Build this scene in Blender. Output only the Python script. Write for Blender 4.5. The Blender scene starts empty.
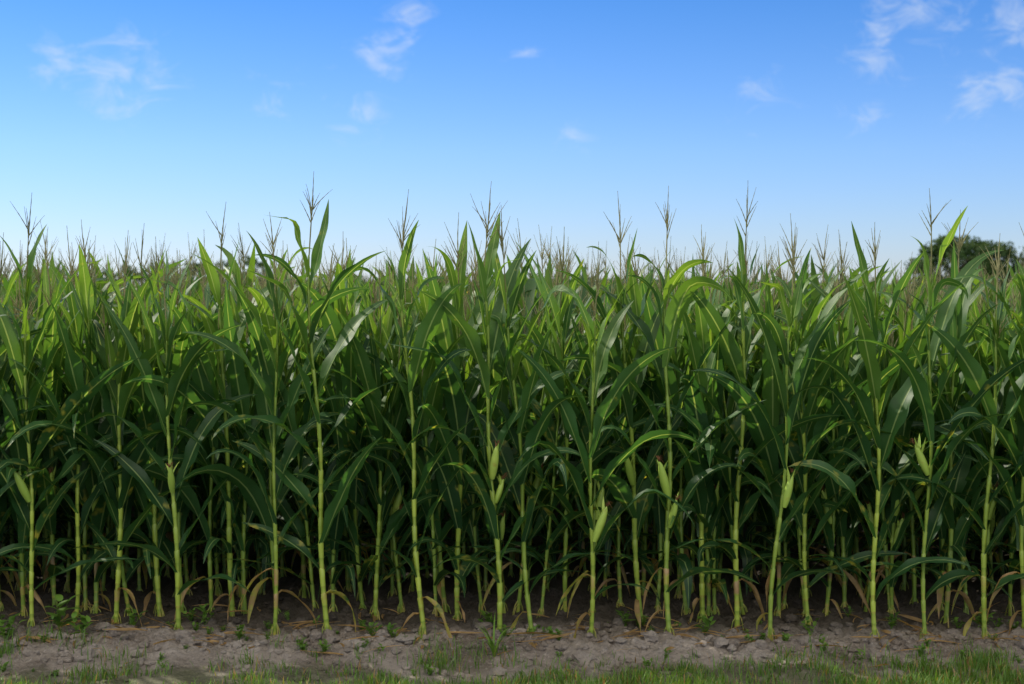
import bpy, math, random
import numpy as np
from mathutils import Vector, Matrix, noise as mnoise

random.seed(23)
scene = bpy.context.scene
R = random.uniform

# ------------------------------------------------------------------ materials
def new_mat(name):
    m = bpy.data.materials.new(name); m.use_nodes = True
    nt = m.node_tree; nt.nodes.clear()
    return m, nt
def N(nt, t, **kw):
    n = nt.nodes.new(t)
    for k, v in kw.items():
        if k.startswith('i_'):
            n.inputs[k[2:].replace('_', ' ')].default_value = v
        else: setattr(n, k, v)
    return n
def mixc(nt, fac, a, b, blend='MIX'):
    n = nt.nodes.new('ShaderNodeMix'); n.data_type = 'RGBA'; n.blend_type = blend
    for sock, v in ((n.inputs[0], fac), (n.inputs[6], a), (n.inputs[7], b)):
        if hasattr(v, 'is_linked'): nt.links.new(v, sock)
        elif isinstance(v, (int, float)): sock.default_value = v
        else: sock.default_value = (*v, 1)
    return n.outputs[2]
def math_n(nt, op, a, b=None, c=None, clamp=False):
    n = nt.nodes.new('ShaderNodeMath'); n.operation = op; n.use_clamp = clamp
    for i, v in enumerate((a, b, c)):
        if v is None: continue
        if hasattr(v, 'is_linked'): nt.links.new(v, n.inputs[i])
        else: n.inputs[i].default_value = v
    return n.outputs[0]
def maprange(nt, v, a, b, c=0.0, d=1.0, smooth=True):
    n = nt.nodes.new('ShaderNodeMapRange')
    n.interpolation_type = 'SMOOTHSTEP' if smooth else 'LINEAR'
    nt.links.new(v, n.inputs[0])
    for i, x in enumerate((a, b, c, d)): n.inputs[i+1].default_value = x
    return n.outputs[0]

def leafy_material(name, dark, light, top, trans_gain=1.6, trans=0.4, rough=0.42, veins=True, spec=0.5, simple=False):
    m, nt = new_mat(name); L = nt.links.new
    out = N(nt, 'ShaderNodeOutputMaterial')
    at = N(nt, 'ShaderNodeAttribute', attribute_name='Col')
    sep = N(nt, 'ShaderNodeSeparateColor'); L(at.outputs['Color'], sep.inputs[0])
    tc = N(nt, 'ShaderNodeTexCoord')
    no = N(nt, 'ShaderNodeTexNoise', i_Scale=14.0, i_Detail=2.0); L(tc.outputs['Object'], no.inputs['Vector'])
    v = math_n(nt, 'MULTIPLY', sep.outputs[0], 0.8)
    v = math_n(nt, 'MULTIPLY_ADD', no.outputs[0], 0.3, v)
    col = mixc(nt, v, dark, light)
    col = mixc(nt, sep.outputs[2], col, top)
    bump_in = no.outputs[0]
    if veins:
        uv = N(nt, 'ShaderNodeUVMap', uv_map='UVMap')
        su = N(nt, 'ShaderNodeSeparateXYZ'); L(uv.outputs[0], su.inputs[0])
        a = math_n(nt, 'ABSOLUTE', math_n(nt, 'SUBTRACT', su.outputs[0], 0.5))
        rib = maprange(nt, a, 0.06, 0.02)
        col = mixc(nt, math_n(nt, 'MULTIPLY', rib, 0.8), col, (0.25, 0.34, 0.13))
        sv = math_n(nt, 'SINE', math_n(nt, 'MULTIPLY', su.outputs[0], 120.0))
        col = mixc(nt, math_n(nt, 'MULTIPLY_ADD', sv, 0.08, 0.08), col, tuple(c*1.9 for c in light))
        bump_in = math_n(nt, 'ADD', math_n(nt, 'MULTIPLY', sv, 0.12), math_n(nt, 'MULTIPLY', rib, 0.7))
        bump_in = math_n(nt, 'ADD', bump_in, no.outputs[0])
    dry = math_n(nt, 'ADD', sep.outputs[1], math_n(nt, 'MULTIPLY', math_n(nt, 'SUBTRACT', no.outputs[0], 0.5), 0.9))
    dryf = maprange(nt, dry, 0.35, 0.6)
    brown = mixc(nt, no.outputs[0], (0.10, 0.055, 0.022), (0.44, 0.30, 0.14))
    yel = mixc(nt, maprange(nt, dry, 0.22, 0.42), col, (0.30, 0.29, 0.05))
    col = mixc(nt, dryf, yel, brown)
    p = N(nt, 'ShaderNodeBsdfPrincipled'); L(col, p.inputs['Base Color'])
    p.inputs['Roughness'].default_value = rough
    p.inputs['Specular IOR Level'].default_value = spec
    if not simple:
        bp = N(nt, 'ShaderNodeBump', i_Strength=0.4, i_Distance=0.003); L(bump_in, bp.inputs['Height'])
        L(bp.outputs[0], p.inputs['Normal'])
    if trans > 0:
        t = N(nt, 'ShaderNodeBsdfTranslucent')
        tcx = mixc(nt, 1.0, col, (trans_gain*1.35, trans_gain*1.15, trans_gain*0.45), 'MULTIPLY')
        L(tcx, t.inputs['Color'])
        mx = N(nt, 'ShaderNodeMixShader'); mx.inputs[0].default_value = trans
        L(p.outputs[0], mx.inputs[1]); L(t.outputs[0], mx.inputs[2]); L(mx.outputs[0], out.inputs[0])
    else: L(p.outputs[0], out.inputs[0])
    return m

LK=dict(trans=0.34, trans_gain=2.4, rough=0.45, spec=.42)
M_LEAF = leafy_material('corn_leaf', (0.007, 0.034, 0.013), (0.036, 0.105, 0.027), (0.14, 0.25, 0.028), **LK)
M_LEAF_F = leafy_material('corn_leaf_far', (0.007, 0.034, 0.013), (0.036, 0.105, 0.027), (0.14, 0.25, 0.028), simple=True, veins=False, **LK)
M_STALK = leafy_material('corn_stalk', (0.10, 0.18, 0.022), (0.38, 0.46, 0.06), (0.11, 0.20, 0.025), trans=0.0, rough=0.42, veins=False)
M_EAR = leafy_material('corn_husk', (0.20, 0.33, 0.04), (0.38, 0.50, 0.09), (0.28, 0.4, 0.08), trans=0.0, rough=0.5, veins=False)
M_TASSEL = leafy_material('corn_tassel', (0.12, 0.135, 0.05), (0.32, 0.30, 0.15), (0.20, 0.20, 0.09), trans=0.2, rough=0.7, veins=False, simple=True)
M_SILK = leafy_material('corn_silk', (0.10, 0.04, 0.015), (0.2, 0.08, 0.03), (0.2, 0.1, 0.03), trans=0.0, rough=0.8, veins=False, simple=True)
M_GRASS = leafy_material('grass_blades', (0.05, 0.12, 0.018), (0.13, 0.25, 0.035), (0.12, 0.2, 0.04), trans=0.35, rough=0.5, veins=False, simple=True)
M_TREE = leafy_material('tree_foliage', (0.02, 0.05, 0.016), (0.045, 0.09, 0.025), (0.08, 0.12, 0.03), trans=0.15, trans_gain=1.3, rough=0.6, veins=False, spec=0.2, simple=True)
PLANT_MATS = [M_LEAF, M_STALK, M_EAR, M_TASSEL, M_SILK]
PLANT_MATS_F = [M_LEAF_F, M_STALK, M_EAR, M_TASSEL, M_SILK]

# ------------------------------------------------------------------ mesh builder
class MB:
    def __init__(s): s.v=[]; s.f=[]; s.c=[]; s.uv=[]; s.m=[]
    def add(s, verts, cols, uvs, faces, mat):
        o=len(s.v); s.v.extend(verts); s.c.extend(cols); s.uv.extend(uvs)
        for f in faces: s.f.append(tuple(i+o for i in f)); s.m.append(mat)
    def mesh(s, name, mats, smooth=True):
        me=bpy.data.meshes.new(name)
        me.from_pydata([tuple(v) for v in s.v], [], s.f)
        for m in mats: me.materials.append(m)
        me.polygons.foreach_set('material_index', s.m)
        me.polygons.foreach_set('use_smooth', [smooth]*len(s.f))
        ca=me.color_attributes.new('Col','FLOAT_COLOR','POINT')
        ca.data.foreach_set('color', np.array([(c[0],c[1],c[2],1) for c in s.c],dtype=np.float32).ravel())
        uvl=me.uv_layers.new(name='UVMap')
        li=np.empty(len(me.loops),dtype=np.int32); me.loops.foreach_get('vertex_index',li)
        uvl.data.foreach_set('uv', np.array(s.uv,dtype=np.float32)[li].ravel())
        me.update(); return me

def add_tube(mb, pts, rads, cols, mat, sides=7):
    pts=[Vector(p) for p in pts]; n=len(pts); V=[];C=[];U=[];F=[]
    ref=Vector((1,0.13,0.07))
    for i in range(n):
        d=(pts[min(i+1,n-1)]-pts[max(i-1,0)]).normalized()
        a=d.cross(ref)
        if a.length<1e-3: a=d.cross(Vector((0,1,0)))
        a.normalize(); b=d.cross(a)
        for k in range(sides):
            t=2*math.pi*k/sides
            V.append(pts[i]+(a*math.cos(t)+b*math.sin(t))*rads[i]); C.append(cols[i]); U.append((k/sides,i/n))
    for i in range(n-1):
        for k in range(sides):
            k2=(k+1)%sides
            F.append((i*sides+k,i*sides+k2,(i+1)*sides+k2,(i+1)*sides+k))
    mb.add(V,C,U,F,mat)

def add_leaf(mb, base, az, L, W, a0, a1, p=1.3, twist=0.0, rnd=0.5, dry=0.0, top=0.0, mat=0, seg=14, bend_side=0.0, wave=1.0, fold=0.35, cols=5, kinkp=.2):
    pos=Vector(base); V=[];C=[];U=[];F=[]
    ds=L/seg; ph=R(0,6.28); fr=R(16,26); amp=0.013*wave*(W/0.09)
    kink = R(0.45,0.75) if random.random()<kinkp else None
    kinka = R(0.5,1.2)
    for i in range(seg+1):
        s=i/seg
        a=a0+(a1-a0)*s**p
        if kink and s>kink: a+=kinka*min(1,(s-kink)*8)
        a=min(a,3.0)
        azz=az+bend_side*s*s
        h=Vector((math.cos(azz),math.sin(azz),0)); d=h*math.sin(a)+Vector((0,0,math.cos(a)))
        side=Vector((-math.sin(azz),math.cos(azz),0)); nrm=side.cross(d)*-1.0
        if nrm.z<0 and a<1.57: nrm=-nrm
        tw=twist*s
        sd=side*math.cos(tw)+nrm*math.sin(tw); nn=nrm*math.cos(tw)-side*math.sin(tw)
        rise=min(1.0,0.45+2.2*s); fall=1.0 if s<.3 else max(0.0,1-((s-.3)/.7)**1.8)
        w=W*0.5*rise*fall
        if i==seg: w=0.0008
        for j in range(cols):
            t=-1+2*j/(cols-1)
            fo=fold*(1-0.6*s)
            wv=amp*math.sin(fr*s*L+ph+(1.3 if t>0 else 0))*abs(t)**1.5*math.sin(math.pi*min(1,s*1.15+0.05)) if s<0.9 else 0
            V.append(pos+sd*(t*w*(1-0.1*fo))+nn*(abs(t)*w*fo+wv))
            dd=dry+ (max(0,s-0.85)*0.9 if rnd>0.55 else 0)
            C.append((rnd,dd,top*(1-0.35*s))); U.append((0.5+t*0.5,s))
        pos=pos+d*ds
    for i in range(seg):
        for j in range(cols-1):
            q=i*cols+j; F.append((q,q+1,q+cols+1,q+cols))
    mb.add(V,C,U,F,mat)

def corn_plant(S=2.15, ear=True, tassel=True, az=None, lush=1.0, wide=1.0, tas=0.33, seg=14, cols=5, simple=False, earaz=None, inner=False):
    mb=MB(); az=R(0,6.28) if az is None else az
    nn=random.randint(14,17)
    zs=[]; z=0.04
    inter=[0.05,0.09,0.13]+[0.17]*(nn-3)
    tot=sum(inter); inter=[i*(S-0.04)/tot*R(0.85,1.15) for i in inter]
    for i in inter: zs.append(z); z+=i
    S2=z
    lean=Vector((R(-.12,.12),R(-.10,.10),0)); ph=R(0,6.28); wob=R(.006,.018)
    def ax(zz):
        t=zz/S2
        return Vector((lean.x*t*S2*0.6+wob*math.sin(ph+zz*4)-wob*math.sin(ph), lean.y*t*S2*0.6+wob*math.cos(ph*1.3+zz*3.3)-wob*math.cos(ph*1.3), zz))
    r0=R(0.012,0.015) if inner else R(0.0130,0.0175)
    rad=lambda zz:r0*(1-0.66*(zz/S2)**1.2)
    pts=[ax(-0.05)];rr=[r0*1.15];cc=[(0.4,0.25,0)]
    sr=R(0.0,.15) if inner else R(0.15,.95)  # inner stalks get darker colour, shade between the rows painted in
    for i,zn in enumerate(zs):
        nx=zs[i+1] if i+1<len(zs) else S2
        low = 0.18 if i<4 else 0
        t=i/len(zs)
        tt=max(0,t-.3); sv=sr*R(.5,1)
        for dz,k,cv in ((-0.004,1.03,(sv*0.5,low+0.1,tt)),(0.003,1.13,(sv*.2,low+0.15,tt)),(0.012,1.07,(sv,low,tt)),((nx-zn)*0.5,1.05,(sv*0.9,low*R(.5,1.8),tt)),((nx-zn)-0.012,1.0,(sv*0.6,low,tt))):
            zz=zn+dz; pts.append(ax(zz)); rr.append(rad(zz)*k); cc.append(cv)
    pts.append(ax(S2)); rr.append(rad(S2)*0.8); cc.append((0.5,0,0.3))
    add_tube(mb,pts,rr,cc,1,5 if simple else 8)
    if not simple:
        for k in range(random.randint(5,8)):
            a=R(0,6.28); h=Vector((math.cos(a),math.sin(a),0)); z0=R(0.03,0.08)
            add_tube(mb,[ax(z0)+h*r0*.8,ax(z0*.6)+h*(r0+.012),ax(0)+h*(r0+.026)-Vector((0,0,.03))],[.0035,.003,.002],[(0.0,0.35,0)]*3,1,5)
    for i,zn in enumerate(zs[1:],1):
        t=i/(len(zs)-1)
        a=az+(i%2)*math.pi+R(-.6,.6)
        base=ax(zn+ (0.6*inter[i] if i+1<len(zs) else 0.02)); h=Vector((math.cos(a),math.sin(a),0))
        b=base+h*rad(zn)*0.8
        rnd=random.random()
        if t<0.12:
            if random.random()<(.2 if inner else .5):
                add_leaf(mb,b,a+R(-1,1),R(.12,.42),R(.018,.04),R(.8,1.6),R(2.7,3.1),p=R(.15,.45),twist=R(-3.5,3.5),rnd=rnd,dry=R(.4,.8),seg=10,wave=2.4,fold=.9,cols=cols,bend_side=R(-1.5,1.5))
            continue
        if t<0.25:
            isdry=random.random()<(.08 if inner else .25)
            dry=R(.35,.7) if isdry else R(0,.2)
            if isdry: add_leaf(mb,b,a,R(.25,.5),R(.025,.05),R(.6,1.4),R(2.8,3.1),p=R(.2,.45),twist=R(-3,3),rnd=rnd,dry=dry,seg=seg-2,wave=2,fold=.8,bend_side=R(-1,1),cols=cols)
            else: add_leaf(mb,b,a,R(.42,.78),R(.06,.10),R(.35,.95),R(1.5,2.8),p=1.0,twist=R(-1.2,1.2),rnd=rnd*.6,dry=dry,seg=seg-3,wave=1.2,bend_side=R(-.6,.6),cols=cols)  # low green leaves tinted darker, lower-canopy shade put into their colour
            if not simple:
                add_tube(mb,[ax(zn+0.004),ax(zn+.3*inter[i]),base,base+h*rad(zn)*.5+Vector((0,0,.012))],[rad(zn)*1.1,rad(zn)*1.16,rad(zn)*1.25,rad(zn)*1.0],[(sr*.9,dry*.8,0)]*4,1,8)
            continue
        mid=math.sin(math.pi*min(1,max(0,(t-0.05)/1.05)))
        L=(0.60+0.36*mid)*R(.82,1.12)*lush
        W=(0.088+0.040*mid)*R(.80,1.15)*wide
        if t>0.8:
            a0=R(.06,.30); a1=R(.12,.8)
            if random.random()<.25: a1=R(1.4,2.4)
            L=R(.40,.64); W=R(.062,.09)*wide
        elif t>0.55:
            a0=R(.18,.46); a1=R(.4,1.9)
        else:
            a0=R(.28,.68); a1=R(1.0,2.8)
        if not simple:
            sp=[ax(zn+0.004),ax(zn+.3*inter[i]),base,base+h*rad(zn)*.5+Vector((0,0,.012))]
            add_tube(mb,sp,[rad(zn)*1.1,rad(zn)*1.18,rad(zn)*1.28,rad(zn)*1.0],[(sr*R(.4,1),0,max(0,t-.3))]*4,1,8)
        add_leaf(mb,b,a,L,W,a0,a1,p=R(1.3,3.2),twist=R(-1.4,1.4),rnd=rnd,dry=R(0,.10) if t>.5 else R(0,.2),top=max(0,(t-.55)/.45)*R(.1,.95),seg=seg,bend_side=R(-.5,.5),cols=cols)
    if ear:
        for e in range(random.choice((1,1,2))):
            i=int(len(zs)*R(.40,.52))-e; zn=zs[i]
            a=(earaz if earaz is not None else az+R(-.9,.9))+(i%2 if e else 0)*1.5
            h=Vector((math.cos(a),math.sin(a),0)); tl=R(.2,.5); d=(h*math.sin(tl)+Vector((0,0,math.cos(tl))))
            es=R(.75,1.0)
            le=.26*es*(1-.25*e); b=ax(zn+.02)+h*.017; P=[];Q=[];C=[]
            er=R(.2,.9)
            for k in range(12):
                s=k/11; P.append(b+d*le*s); Q.append(.030*es*(1-.2*e)*(max(.05,math.sin(math.pi*min(1,.14+.84*s))**.6)) if s<.99 else .003); C.append((er*R(.7,1.1),R(0,.12),.2*s))
            add_tube(mb,P,Q,C,2,10)
            for k in range(3):
                aa=a+k*2.1+R(-.4,.4); hh=Vector((math.cos(aa),math.sin(aa),0))
                add_leaf(mb,b+d*le*R(.55,.75)+hh*.018*es,aa,le*R(.3,.6),.022,tl*.7,tl*.7+R(-.2,.5),p=1.5,rnd=R(.2,.8),mat=2,seg=7,wave=.3,fold=.8,cols=3,kinkp=0)
            for k in range(9):
                hh=Vector((R(-1,1),R(-1,1),R(-.6,.6)))*.018
                add_tube(mb,[b+d*le*.97,b+d*(le+.03)+hh,b+d*(le+.035)+hh*2.2-Vector((0,0,.02))],[.002,.0017,.0008],[(R(0,1),0,0)]*3,4,4)
    if tassel:
        b=ax(S2); T=tas*R(.9,1.15); l2=Vector((R(-.1,.1),R(-.1,.1),0))
        rv=R(0,1); gr=1.35; ped=R(.10,.2)
        up=(Vector((0,0,1))+l2).normalized()
        add_tube(mb,[b-Vector((0,0,.02)),b+up*ped,b+up*(ped+T*.3)],[rad(S2)*.75,.0045,.003],[(rv,0,.2)]*3,3,5)
        b=b+up*ped
        def spike(p0,d,Ln,dr,r):
            P=[];Q=[];C=[]; p=p0.copy(); n=5 if simple else 9
            for k in range(n+1):
                P.append(p.copy()); Q.append(r*gr*(1-.75*k/n)*(1.35 if k%2 else .85)); C.append((rv,.0,.3+.5*random.random()))
                d=(d+Vector((0,0,-dr/n))+Vector((R(-.03,.03),R(-.03,.03),0))).normalized(); p=p+d*(Ln/n)
            add_tube(mb,P,Q,C,3,3 if simple else 5)
        spike(b+up*T*.28,up,T*.85,0,.0036)
        for k in range(random.randint(5,11)):
            a=R(0,6.28); t=R(.05,.45); el=R(.2,.6)
            spike(b+up*T*t,(Vector((math.cos(a),math.sin(a),0))*math.sin(el)+up*math.cos(el)),T*R(.4,.66),R(-.1,.4),.0026)
    return mb

# ------------------------------------------------------------------ front row of plants (metres)
front=[
(-4.55,9.45,2.10,.30,1,.3),(-4.05,9.35,2.2,.3,1,None),(-3.65,9.5,2.1,.3,1,.2),
(-3.18,9.45,2.28,.36,1,.2),(-2.97,9.72,2.12,.3,0,.9),(-2.66,9.58,2.12,.36,0,-.3),(-2.42,9.80,2.26,.36,0,.5),
(-2.18,9.32,2.06,.28,1,.1),(-1.90,9.70,2.26,.34,0,.8),(-1.55,9.32,2.32,.28,0,.15),
(-1.20,9.28,2.38,.34,0,.0),(-.93,9.72,2.0,.3,0,.6),(-.57,9.26,2.32,.34,0,-.1),
(-.37,9.68,2.16,.33,0,.9),(-.08,9.20,2.30,.36,1,.3),(.13,9.24,2.26,.34,0,-.5),
(.51,9.20,2.06,.32,1,.1),(.87,9.60,2.28,.34,1,.4),(1.02,9.25,2.30,.34,1,-.2),
(1.29,9.66,2.20,.33,0,.7),(1.50,9.50,2.46,.40,0,.1),(1.67,9.22,2.14,.32,1,.0),(1.99,9.58,2.18,.33,0,-.5),
(2.34,9.20,2.16,.30,0,.3),(2.67,9.22,2.38,.36,1,.1),(2.92,9.6,2.20,.33,0,.6),(3.06,9.24,2.18,.32,0,-.1),
(3.34,9.3,2.24,.33,0,.4),(3.75,9.22,2.16,.3,1,None),(4.2,9.28,2.2,.3,1,None),(4.65,9.2,2.2,.3,1,None)]
for (x,y,S,T,e,a) in front:
    me=corn_plant(S=S,ear=bool(e),az=a,tas=T,lush=1.03,wide=1.06,seg=16,earaz=R(-2.9,-.3)).mesh('corn_plant',PLANT_MATS)
    o=bpy.data.objects.new('corn_plant',me); scene.collection.objects.link(o)
    o.location=(x,y-.1,0.02)

# ------------------------------------------------------------------ field behind (instanced)
vc=bpy.data.collections.new('corn_variants')
NV=12; NS=8
for i in range(NV+NS):
    sm=i>=NV
    me=corn_plant(S=R(1.72,1.92),ear=(i%3==0 and not sm),tas=R(.30,.38),seg=8 if sm else 12,cols=3 if sm else 5,simple=sm,lush=1.06,inner=True).mesh('corn_variant_%02d'%i,PLANT_MATS_F if sm else PLANT_MATS)
    o=bpy.data.objects.new('corn_variant_%02d'%i,me); vc.objects.link(o)
P=[];RO=[];SC=[];IX=[];NR=[]
def put(x,y,s,sx=1,far=False,near=True):
    s*=1+.03*mnoise.noise(Vector((x*.4,y*.4,2)))-.004*max(-4,min(4,x))
    P.append((x,y,0.02)); RO.append((R(-.05,.05),R(-.05,.05),R(0,6.28))); SC.append((s*sx,s*sx,s)); IX.append(random.randrange(NV,NV+NS) if far else random.randrange(NV)); NR.append(near)
y=9.8; k=0
while y<18:
    half=.36*y+3.0; sp=.15 if k<5 else .21; x=-half+R(0,.2)
    while x<half:
        if random.random()>.05: put(x+R(-.05,.05),y+R(-.14,.14),R(.90,1.13),far=k>2)
        x+=sp*R(.6,1.45)
    y+=.62;k+=1
while y<55:
    half=.38*y+3; x=-half
    while x<half:
        put(x,y+R(-.3,.3),R(.95,1.08),1.3,far=True,near=False); x+=.65*R(.7,1.3)
    y+=2.0
while y<180:
    half=.4*y+3; x=-half
    while x<half:
        put(x,y+R(-2,2),R(.98,1.09),1.9,far=True,near=False); x+=2.0*R(.7,1.3)
    y+=8
me=bpy.data.meshes.new('corn_field'); me.from_pydata(P,[],[])
for nm,dat in (('rot',RO),('scl',SC)):
    at=me.attributes.new(nm,'FLOAT_VECTOR','POINT'); at.data.foreach_set('vector',np.array(dat,dtype=np.float32).ravel())
at=me.attributes.new('idx','INT','POINT'); at.data.foreach_set('value',np.array(IX,dtype=np.int32))
at=me.attributes.new('near','BOOLEAN','POINT'); at.data.foreach_set('value',np.array(NR,dtype=bool))
field=bpy.data.objects.new('corn_field',me); scene.collection.objects.link(field)
ng=bpy.data.node_groups.new('corn_scatter','GeometryNodeTree')
ng.interface.new_socket('Geometry',in_out='INPUT',socket_type='NodeSocketGeometry')
ng.interface.new_socket('Geometry',in_out='OUTPUT',socket_type='NodeSocketGeometry')
gi=ng.nodes.new('NodeGroupInput'); go=ng.nodes.new('NodeGroupOutput')
ci=ng.nodes.new('GeometryNodeCollectionInfo'); ci.inputs['Collection'].default_value=vc
ci.inputs['Separate Children'].default_value=True; ci.inputs['Reset Children'].default_value=True
def na(n,t):
    q=ng.nodes.new('GeometryNodeInputNamedAttribute'); q.data_type=t; q.inputs[0].default_value=n
    return [o for o in q.outputs if o.enabled and o.name=='Attribute'][0]
ai,ar,as_,an=na('idx','INT'),na('rot','FLOAT_VECTOR'),na('scl','FLOAT_VECTOR'),na('near','BOOLEAN')
inv=ng.nodes.new('FunctionNodeBooleanMath'); inv.operation='NOT'; ng.links.new(an,inv.inputs[0])
jn=ng.nodes.new('GeometryNodeJoinGeometry')
for sel,real in ((an,True),(inv.outputs[0],False)):
    ip=ng.nodes.new('GeometryNodeInstanceOnPoints'); ip.inputs['Pick Instance'].default_value=True
    ng.links.new(gi.outputs[0],ip.inputs['Points']); ng.links.new(ci.outputs[0],ip.inputs['Instance'])
    ng.links.new(sel,ip.inputs['Selection'])
    ng.links.new(ai,ip.inputs['Instance Index']); ng.links.new(ar,ip.inputs['Rotation']); ng.links.new(as_,ip.inputs['Scale'])
    o_=ip.outputs[0]
    if real:
        ri=ng.nodes.new('GeometryNodeRealizeInstances'); ng.links.new(o_,ri.inputs[0]); o_=ri.outputs[0]
    ng.links.new(o_,jn.inputs[0])
ng.links.new(jn.outputs[0],go.inputs[0])
md=field.modifiers.new('scatter','NODES'); md.node_group=ng

# ------------------------------------------------------------------ ground
def gh(x,y):
    v=Vector((x,y,0))
    h=.045*mnoise.noise(v*1.7)+.03*mnoise.noise(v*5+Vector((3,1,0)))
    if y>8.5: 
        t=min(1,(y-8.5)/.45); t=t*t*(3-2*t)
        h+=.07*t
        h+=t*(.038*abs(mnoise.noise(v*11))+.032*mnoise.noise(v*23)+.018*mnoise.noise(v*47))
    h+=.006*mnoise.noise(v*20)
    near=1 if abs(x)<8 and 5<y<14 else .6
    return h*near-.06
def axis(c0,c1,step,far,n):
    a=list(np.arange(c0,c1,step))
    g=[far*(i/n)**3 for i in range(1,n+1)]
    return [c0-q for q in reversed(g)]+a+[a[-1]+q for q in g]
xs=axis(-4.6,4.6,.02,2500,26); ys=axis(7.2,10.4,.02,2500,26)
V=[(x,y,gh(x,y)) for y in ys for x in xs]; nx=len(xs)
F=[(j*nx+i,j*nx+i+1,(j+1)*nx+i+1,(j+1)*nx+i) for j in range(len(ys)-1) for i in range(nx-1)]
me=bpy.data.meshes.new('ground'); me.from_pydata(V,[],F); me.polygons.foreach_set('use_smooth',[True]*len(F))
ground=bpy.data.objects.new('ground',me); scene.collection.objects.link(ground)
m,nt=new_mat('soil'); L=nt.links.new
out=N(nt,'ShaderNodeOutputMaterial'); p=N(nt,'ShaderNodeBsdfPrincipled',i_Roughness=.95); L(p.outputs[0],out.inputs[0])
geo=N(nt,'ShaderNodeNewGeometry'); sx=N(nt,'ShaderNodeSeparateXYZ'); L(geo.outputs['Position'],sx.inputs[0])
n1=N(nt,'ShaderNodeTexNoise',i_Scale=2.2,i_Detail=7.0,i_Roughness=.65); L(geo.outputs['Position'],n1.inputs['Vector'])
n2=N(nt,'ShaderNodeTexNoise',i_Scale=38.0,i_Detail=6.0,i_Roughness=.7); L(geo.outputs['Position'],n2.inputs['Vector'])
vo=N(nt,'ShaderNodeTexVoronoi',i_Scale=26.0); L(geo.outputs['Position'],vo.inputs['Vector'])
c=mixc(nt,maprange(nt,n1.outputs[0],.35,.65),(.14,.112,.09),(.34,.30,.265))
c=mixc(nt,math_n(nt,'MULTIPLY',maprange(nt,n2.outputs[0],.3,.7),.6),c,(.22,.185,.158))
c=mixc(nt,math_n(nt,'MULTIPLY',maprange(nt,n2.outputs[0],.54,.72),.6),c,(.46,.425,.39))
shade_m=maprange(nt,math_n(nt,'ADD',sx.outputs[1],math_n(nt,'MULTIPLY',n1.outputs[0],.6)),9.40,9.85)
c=mixc(nt,math_n(nt,'MULTIPLY',shade_m,.92),c,(.035,.027,.018))  # soil darkened under the corn, interior shade painted into its colour
gm=math_n(nt,'ADD',sx.outputs[1],math_n(nt,'MULTIPLY',math_n(nt,'SUBTRACT',n1.outputs[0],.5),1.0))
gmk=maprange(nt,gm,8.65,8.3)
c=mixc(nt,math_n(nt,'MULTIPLY',gmk,.7),c,(.07,.085,.03))
far=maprange(nt,sx.outputs[1],30,60); c=mixc(nt,far,c,(.07,.12,.03))
L(c,p.inputs['Base Color'])
bp=N(nt,'ShaderNodeBump',i_Strength=1.0,i_Distance=.025)
L(math_n(nt,'ADD',n2.outputs[0],math_n(nt,'MULTIPLY',vo.outputs['Distance'],.5)),bp.inputs['Height']); L(bp.outputs[0],p.inputs['Normal'])
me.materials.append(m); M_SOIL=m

mb=MB()
import bmesh
bm=bmesh.new(); bmesh.ops.create_icosphere(bm,subdivisions=2,radius=1); bm.verts.ensure_lookup_table()
IV=[v.co.copy() for v in bm.verts]; IF=[tuple(v.index for v in f.verts) for f in bm.faces]; bm.free()
for k in range(3400):
    x=R(-4.6,4.6); y=random.gauss(8.95,.28) if random.random()<.8 else R(8.4,10.5)
    if y<8.25: continue
    s=.005+.03*random.random()**4
    if random.random()<.018: s=R(.035,.06)
    off=Vector((R(0,99),R(0,99),0)); sc=Vector((R(.8,1.4),R(.8,1.3),R(.5,.9)))
    z=gh(x,y)
    vs=[]
    for v in IV:
        q=v*(1+.55*mnoise.noise(v*1.6+off)); vs.append(Vector((x+q.x*s*sc.x,y+q.y*s*sc.y,z+s*.25+q.z*s*sc.z)))
    mb.add(vs,[(0,0,0)]*len(vs),[(0,0)]*len(vs),IF,0)
o=bpy.data.objects.new('soil_clods',mb.mesh('soil_clods',[M_SOIL],False)); scene.collection.objects.link(o)

# grass
mb=MB()
def blade(x,y,h,w,rnd,dry=0,lean=None,a=None):
    a=R(0,6.28) if a is None else a; le=R(.1,.9) if lean is None else lean
    add_leaf(mb,(x,y,gh(x,y)-.004),a,h,w,le*.4,le*1.8,p=1.2,rnd=rnd,dry=dry,mat=0,seg=4,wave=0,fold=.4,cols=3)
for k in range(50000):
    x=R(-4.2,4.2); y=R(7.7,9.0) if random.random()<.9 else R(6.6,7.7)
    nz=mnoise.noise(Vector((x*1.3,y*1.3,4)))+.6*mnoise.noise(Vector((x*5,y*5,9)))
    dens=(8.63-y)*2.0+nz*1.6+.07*x
    if random.random()<dens*.75:
        blade(x,y,R(.03,.09)*(1+.8*max(0,nz)),R(.004,.009),random.random(),R(.4,.8) if random.random()<.12 else 0)
for (tx,ty,n,hh) in ((-3.2,8.75,90,.14),(-2.75,8.9,40,.12),(-2.45,8.7,50,.11),(-.45,8.62,120,.13),(-.25,8.75,60,.12),(.55,8.6,50,.08),(1.3,8.55,80,.09),(2.3,8.6,100,.1),(3.0,8.65,70,.1),(-1.6,8.6,50,.08),(2.0,8.8,30,.08),(-3.6,8.7,60,.12),(-3.0,9.0,50,.12),(1.9,8.7,60,.1),(-.5,8.9,40,.09)):
    for k in range(n): blade(tx+random.gauss(0,.1),ty+random.gauss(0,.06),hh*R(.5,1.2),R(.004,.008),random.random(),R(.4,.8) if random.random()<.1 else 0)
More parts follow.
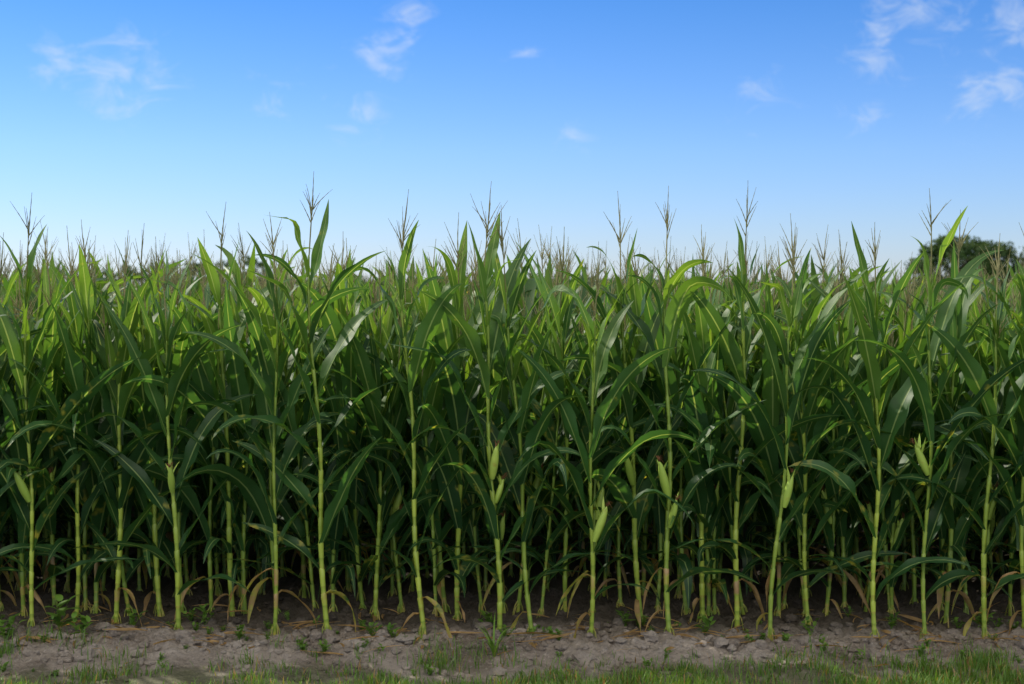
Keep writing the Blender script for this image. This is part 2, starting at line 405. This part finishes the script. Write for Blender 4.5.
o=bpy.data.objects.new('grass',mb.mesh('grass',[M_GRASS])); scene.collection.objects.link(o)

# weeds
mb=MB()
wd=[(-2.95,9.2,.22),(-2.8,9.1,.15),(-2.5,9.3,.12),(-2.05,9.4,.12),(-1.75,9.05,.1),(.75,9.4,.13),(1.25,9.2,.12),(1.95,9.2,.11),(-.15,9.35,.12),(-3.3,9.2,.15),(2.5,9.3,.1),(3.1,9.3,.12),(-.9,9.1,.08),(.3,8.95,.07),(1.5,8.9,.06)]
for k in range(100): wd.append((R(-4,4),R(8.45,9.6),R(.025,.085)))
for x,y,h in wd:
    z=gh(x,y)
    for s in range(random.randint(3,6)):
        a=R(0,6.28); t=R(.1,.7); hx=Vector((math.cos(a)*math.sin(t),math.sin(a)*math.sin(t),math.cos(t))); b=Vector((x,y,z-.01)); e=b+hx*h
        add_tube(mb,[b,b+hx*h*.5,e],[.0025,.002,.001],[(.5,0,.2)]*3,0,4)
        for l in range(5):
            q=b+hx*h*(.25+.18*l)
            add_leaf(mb,q,R(0,6.28),h*R(.35,.6),h*R(.2,.3),R(.6,1.3),R(1.3,2.0),rnd=random.random(),mat=0,seg=5,wave=.2,fold=.2,cols=3)
for s in range(12):
    add_leaf(mb,(-.10+R(-.02,.02),8.8+R(-.02,.02),gh(-.1,8.8)),R(0,6.28),R(.2,.38),.014,R(.1,.5),R(.8,2.2),rnd=random.random(),mat=0,seg=8,wave=.2,fold=.5)
o=bpy.data.objects.new('weeds',mb.mesh('weeds',[M_GRASS])); scene.collection.objects.link(o)

# fallen dry leaves
mb=MB()
for k in range(260):
    x=R(-4.4,4.4); y=random.gauss(9.2,.3)
    if y<8.5: continue
    z=gh(x,y)+.015
    add_leaf(mb,(x,y,z),R(0,6.28),R(.08,.35),R(.006,.03),R(1.35,1.55),R(1.5,1.72),p=1,twist=R(-2,2),rnd=0,dry=R(.7,1),mat=0,seg=7,wave=1.3,fold=.6,cols=3,bend_side=R(-1,1),kinkp=0)
o=bpy.data.objects.new('dry_corn_leaves',mb.mesh('dry_corn_leaves',[M_LEAF])); scene.collection.objects.link(o)

# ------------------------------------------------------------------ trees
m,nt=new_mat('bark'); out=N(nt,'ShaderNodeOutputMaterial'); p=N(nt,'ShaderNodeBsdfPrincipled',i_Roughness=.9)
nn_=N(nt,'ShaderNodeTexNoise',i_Scale=6.0,i_Detail=6.0); nt.links.new(mixc(nt,nn_.outputs[0],(.05,.035,.025),(.14,.11,.08)),p.inputs['Base Color']); nt.links.new(p.outputs[0],out.inputs[0]); M_BARK=m
def clump(mb,c,r,n,ls,flat=.8):
    for k in range(n):
        d=Vector((random.gauss(0,1),random.gauss(0,1),random.gauss(0,1))).normalized()*r*random.random()**.4
        q=c+Vector((d.x,d.y,d.z*flat)); u=Vector((R(-1,1),R(-1,1),R(-1,1))).normalized(); w=u.cross(Vector((R(-1,1),R(-1,1),R(-1,1)))).normalized()
        s=ls*R(.6,1.3); sh=random.random()
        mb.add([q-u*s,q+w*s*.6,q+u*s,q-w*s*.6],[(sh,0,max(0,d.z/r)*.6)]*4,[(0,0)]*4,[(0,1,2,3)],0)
def tree(x,y,H,Wd,n=60):
    mb=MB(); tr=H*.028
    add_tube(mb,[(0,0,-.2),(.05,0,H*.2),(.1,.1,H*.45),(0,0,H*.8)],[tr*1.4,tr,tr*.7,tr*.2],[(0,0,0)]*4,1,8)
    for k in range(n):
        a=R(0,6.28); t=random.random(); z=H*(.2+.70*t); rr=Wd*.5*math.sin(math.pi*min(.97,.2+.72*t))**.7*R(.3,1)
        c=Vector((math.cos(a)*rr,math.sin(a)*rr,z))
        if k%2==0: add_tube(mb,[(0,0,z*.55),c*.5+Vector((0,0,z*.38)),c],[tr*.45,tr*.25,tr*.08],[(0,0,0)]*3,1,5)
        clump(mb,c,H*R(.10,.16),90,H*.024)
    o=bpy.data.objects.new('tree',mb.mesh('tree',[M_TREE,M_BARK],False)); scene.collection.objects.link(o); o.location=(x,y,0)
tree(46.5,150,8.2,9.0,80); tree(51.5,153,7.8,7.0,75); tree(57.5,150,8.8,9.0,80); tree(64,153,8.3,8)
mb=MB()
x=-210.0
while x<230:
    hgt=4.9+2.4*mnoise.noise(Vector((x*.02,3,0)))+1.6*mnoise.noise(Vector((x*.09,7,0)))
    if -135<x<-68: hgt+=4.6
    for k in range(4):
        zz=R(.3,.95)*hgt
        clump(mb,Vector((x+R(-2,2),400+R(-5,5),zz)),R(1.2,2.3),18,.6)
    add_tube(mb,[(x,400,-.2),(x,400,hgt*.7)],[.2,.08],[(0,0,0)]*2,1,5)
    x+=1.4
o=bpy.data.objects.new('distant_tree_line',mb.mesh('distant_tree_line',[M_TREE,M_BARK],False)); scene.collection.objects.link(o)

# ------------------------------------------------------------------ light
SUN_EL=math.radians(45); SUN_AZ=math.radians(-60)
sd=Vector((math.sin(SUN_AZ)*math.cos(SUN_EL),math.cos(SUN_AZ)*math.cos(SUN_EL),math.sin(SUN_EL)))
ld=bpy.data.lights.new('sun','SUN'); ld.energy=5.0; ld.angle=math.radians(.8); ld.color=(1,.93,.78)
lo=bpy.data.objects.new('sun',ld); scene.collection.objects.link(lo); lo.rotation_euler=sd.to_track_quat('Z','Y').to_euler()

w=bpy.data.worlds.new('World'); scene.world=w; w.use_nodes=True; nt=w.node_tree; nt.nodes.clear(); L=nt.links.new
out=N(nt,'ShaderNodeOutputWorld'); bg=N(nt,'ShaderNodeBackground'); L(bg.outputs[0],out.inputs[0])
sky=N(nt,'ShaderNodeTexSky',sky_type='NISHITA'); sky.sun_disc=False; sky.sun_elevation=SUN_EL; sky.sun_rotation=SUN_AZ
sky.air_density=1.0; sky.dust_density=.2; sky.ozone_density=4.0; sky.altitude=0
bg.inputs[1].default_value=.15
tc=N(nt,'ShaderNodeTexCoord'); vec=tc.outputs['Generated']
n0=N(nt,'ShaderNodeTexNoise',i_Scale=42.0,i_Detail=7.0,i_Roughness=.66,i_Distortion=.8)
mp=N(nt,'ShaderNodeMapping'); mp.inputs['Scale'].default_value=(.7,1,1.3); mp.inputs['Rotation'].default_value=(0,math.radians(40),0); L(vec,mp.inputs[0]); L(mp.outputs[0],n0.inputs['Vector'])
def azel(az,el): return Vector((math.sin(az)*math.cos(el),math.cos(az)*math.cos(el),math.sin(el)))
mask=None
clouds=[(-15.0,8.2,1.7,.95),(-17.6,8.6,1.0,.8),(-5.3,9.3,1.3,.75),(-4.0,10.5,1.3,.75),(-6.5,6.9,1.1,.9),
(14.4,9.7,1.5,.9),(15.9,10.8,1.8,1.0),(18.0,7.1,1.1,1.0),(19.4,7.7,.9,1.0),(19.6,10.0,1.5,1.0),(0.6,9.4,.8,.7),(2.4,6.2,.8,.6),(-9.4,7.6,1.1,.6),(10,7.6,1.3,.55),(14,6.6,1.0,.6)]
for (az,el,r,st) in clouds:
    dp=nt.nodes.new('ShaderNodeVectorMath'); dp.operation='DISTANCE'
    L(vec,dp.inputs[0]); dp.inputs[1].default_value=azel(math.radians(az),math.radians(el))
    g=maprange(nt,dp.outputs['Value'],math.radians(r)*1.8,0,0,st,smooth=False)
    mask=g if mask is None else math_n(nt,'MAXIMUM',mask,g)
nsel=math_n(nt,'ADD',mask,math_n(nt,'MULTIPLY',math_n(nt,'SUBTRACT',n0.outputs[0],.5),3.2))
cl=math_n(nt,'MULTIPLY',maprange(nt,nsel,.3,1.4),math_n(nt,'MULTIPLY',mask,1.8,clamp=True),clamp=True)
sz=N(nt,'ShaderNodeSeparateXYZ'); L(vec,sz.inputs[0])
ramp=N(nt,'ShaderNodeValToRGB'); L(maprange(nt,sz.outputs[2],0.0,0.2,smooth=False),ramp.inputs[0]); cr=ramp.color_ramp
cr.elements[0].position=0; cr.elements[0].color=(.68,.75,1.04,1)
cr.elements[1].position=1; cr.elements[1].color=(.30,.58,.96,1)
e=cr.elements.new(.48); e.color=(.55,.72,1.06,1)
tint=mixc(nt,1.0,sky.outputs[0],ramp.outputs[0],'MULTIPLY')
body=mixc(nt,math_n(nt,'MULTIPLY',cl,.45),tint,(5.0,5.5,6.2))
top_fill=math_n(nt,'MULTIPLY',maprange(nt,sz.outputs[2],.24,.55),.7)  # whitened sky above the view, added as neutral fill light
body=mixc(nt,top_fill,body,(5.0,4.7,4.1))
# added fill: unseen bright patch of sky behind the camera, lights front plants
back_fill=math_n(nt,'MULTIPLY',maprange(nt,sz.outputs[1],-.15,-.6),maprange(nt,sz.outputs[2],.2,.4))
back_fill=math_n(nt,'MULTIPLY',back_fill,maprange(nt,sz.outputs[2],.9,.65))
L(mixc(nt,back_fill,body,(18,16.8,14.2)),bg.inputs[0])

# ------------------------------------------------------------------ camera
cd=bpy.data.cameras.new('camera'); cam=bpy.data.objects.new('camera',cd); scene.collection.objects.link(cam)
cd.sensor_width=36; cd.lens=50; cd.clip_end=6000; cd.clip_start=.1
cam.location=(0,0,2.26); cam.rotation_euler=(math.radians(90-2.1),0,0)
cd.dof.use_dof=True; cd.dof.focus_distance=9.3; cd.dof.aperture_fstop=2.4
scene.camera=cam
scene.view_settings.view_transform='Standard'; scene.view_settings.look='None'; scene.view_settings.exposure=0
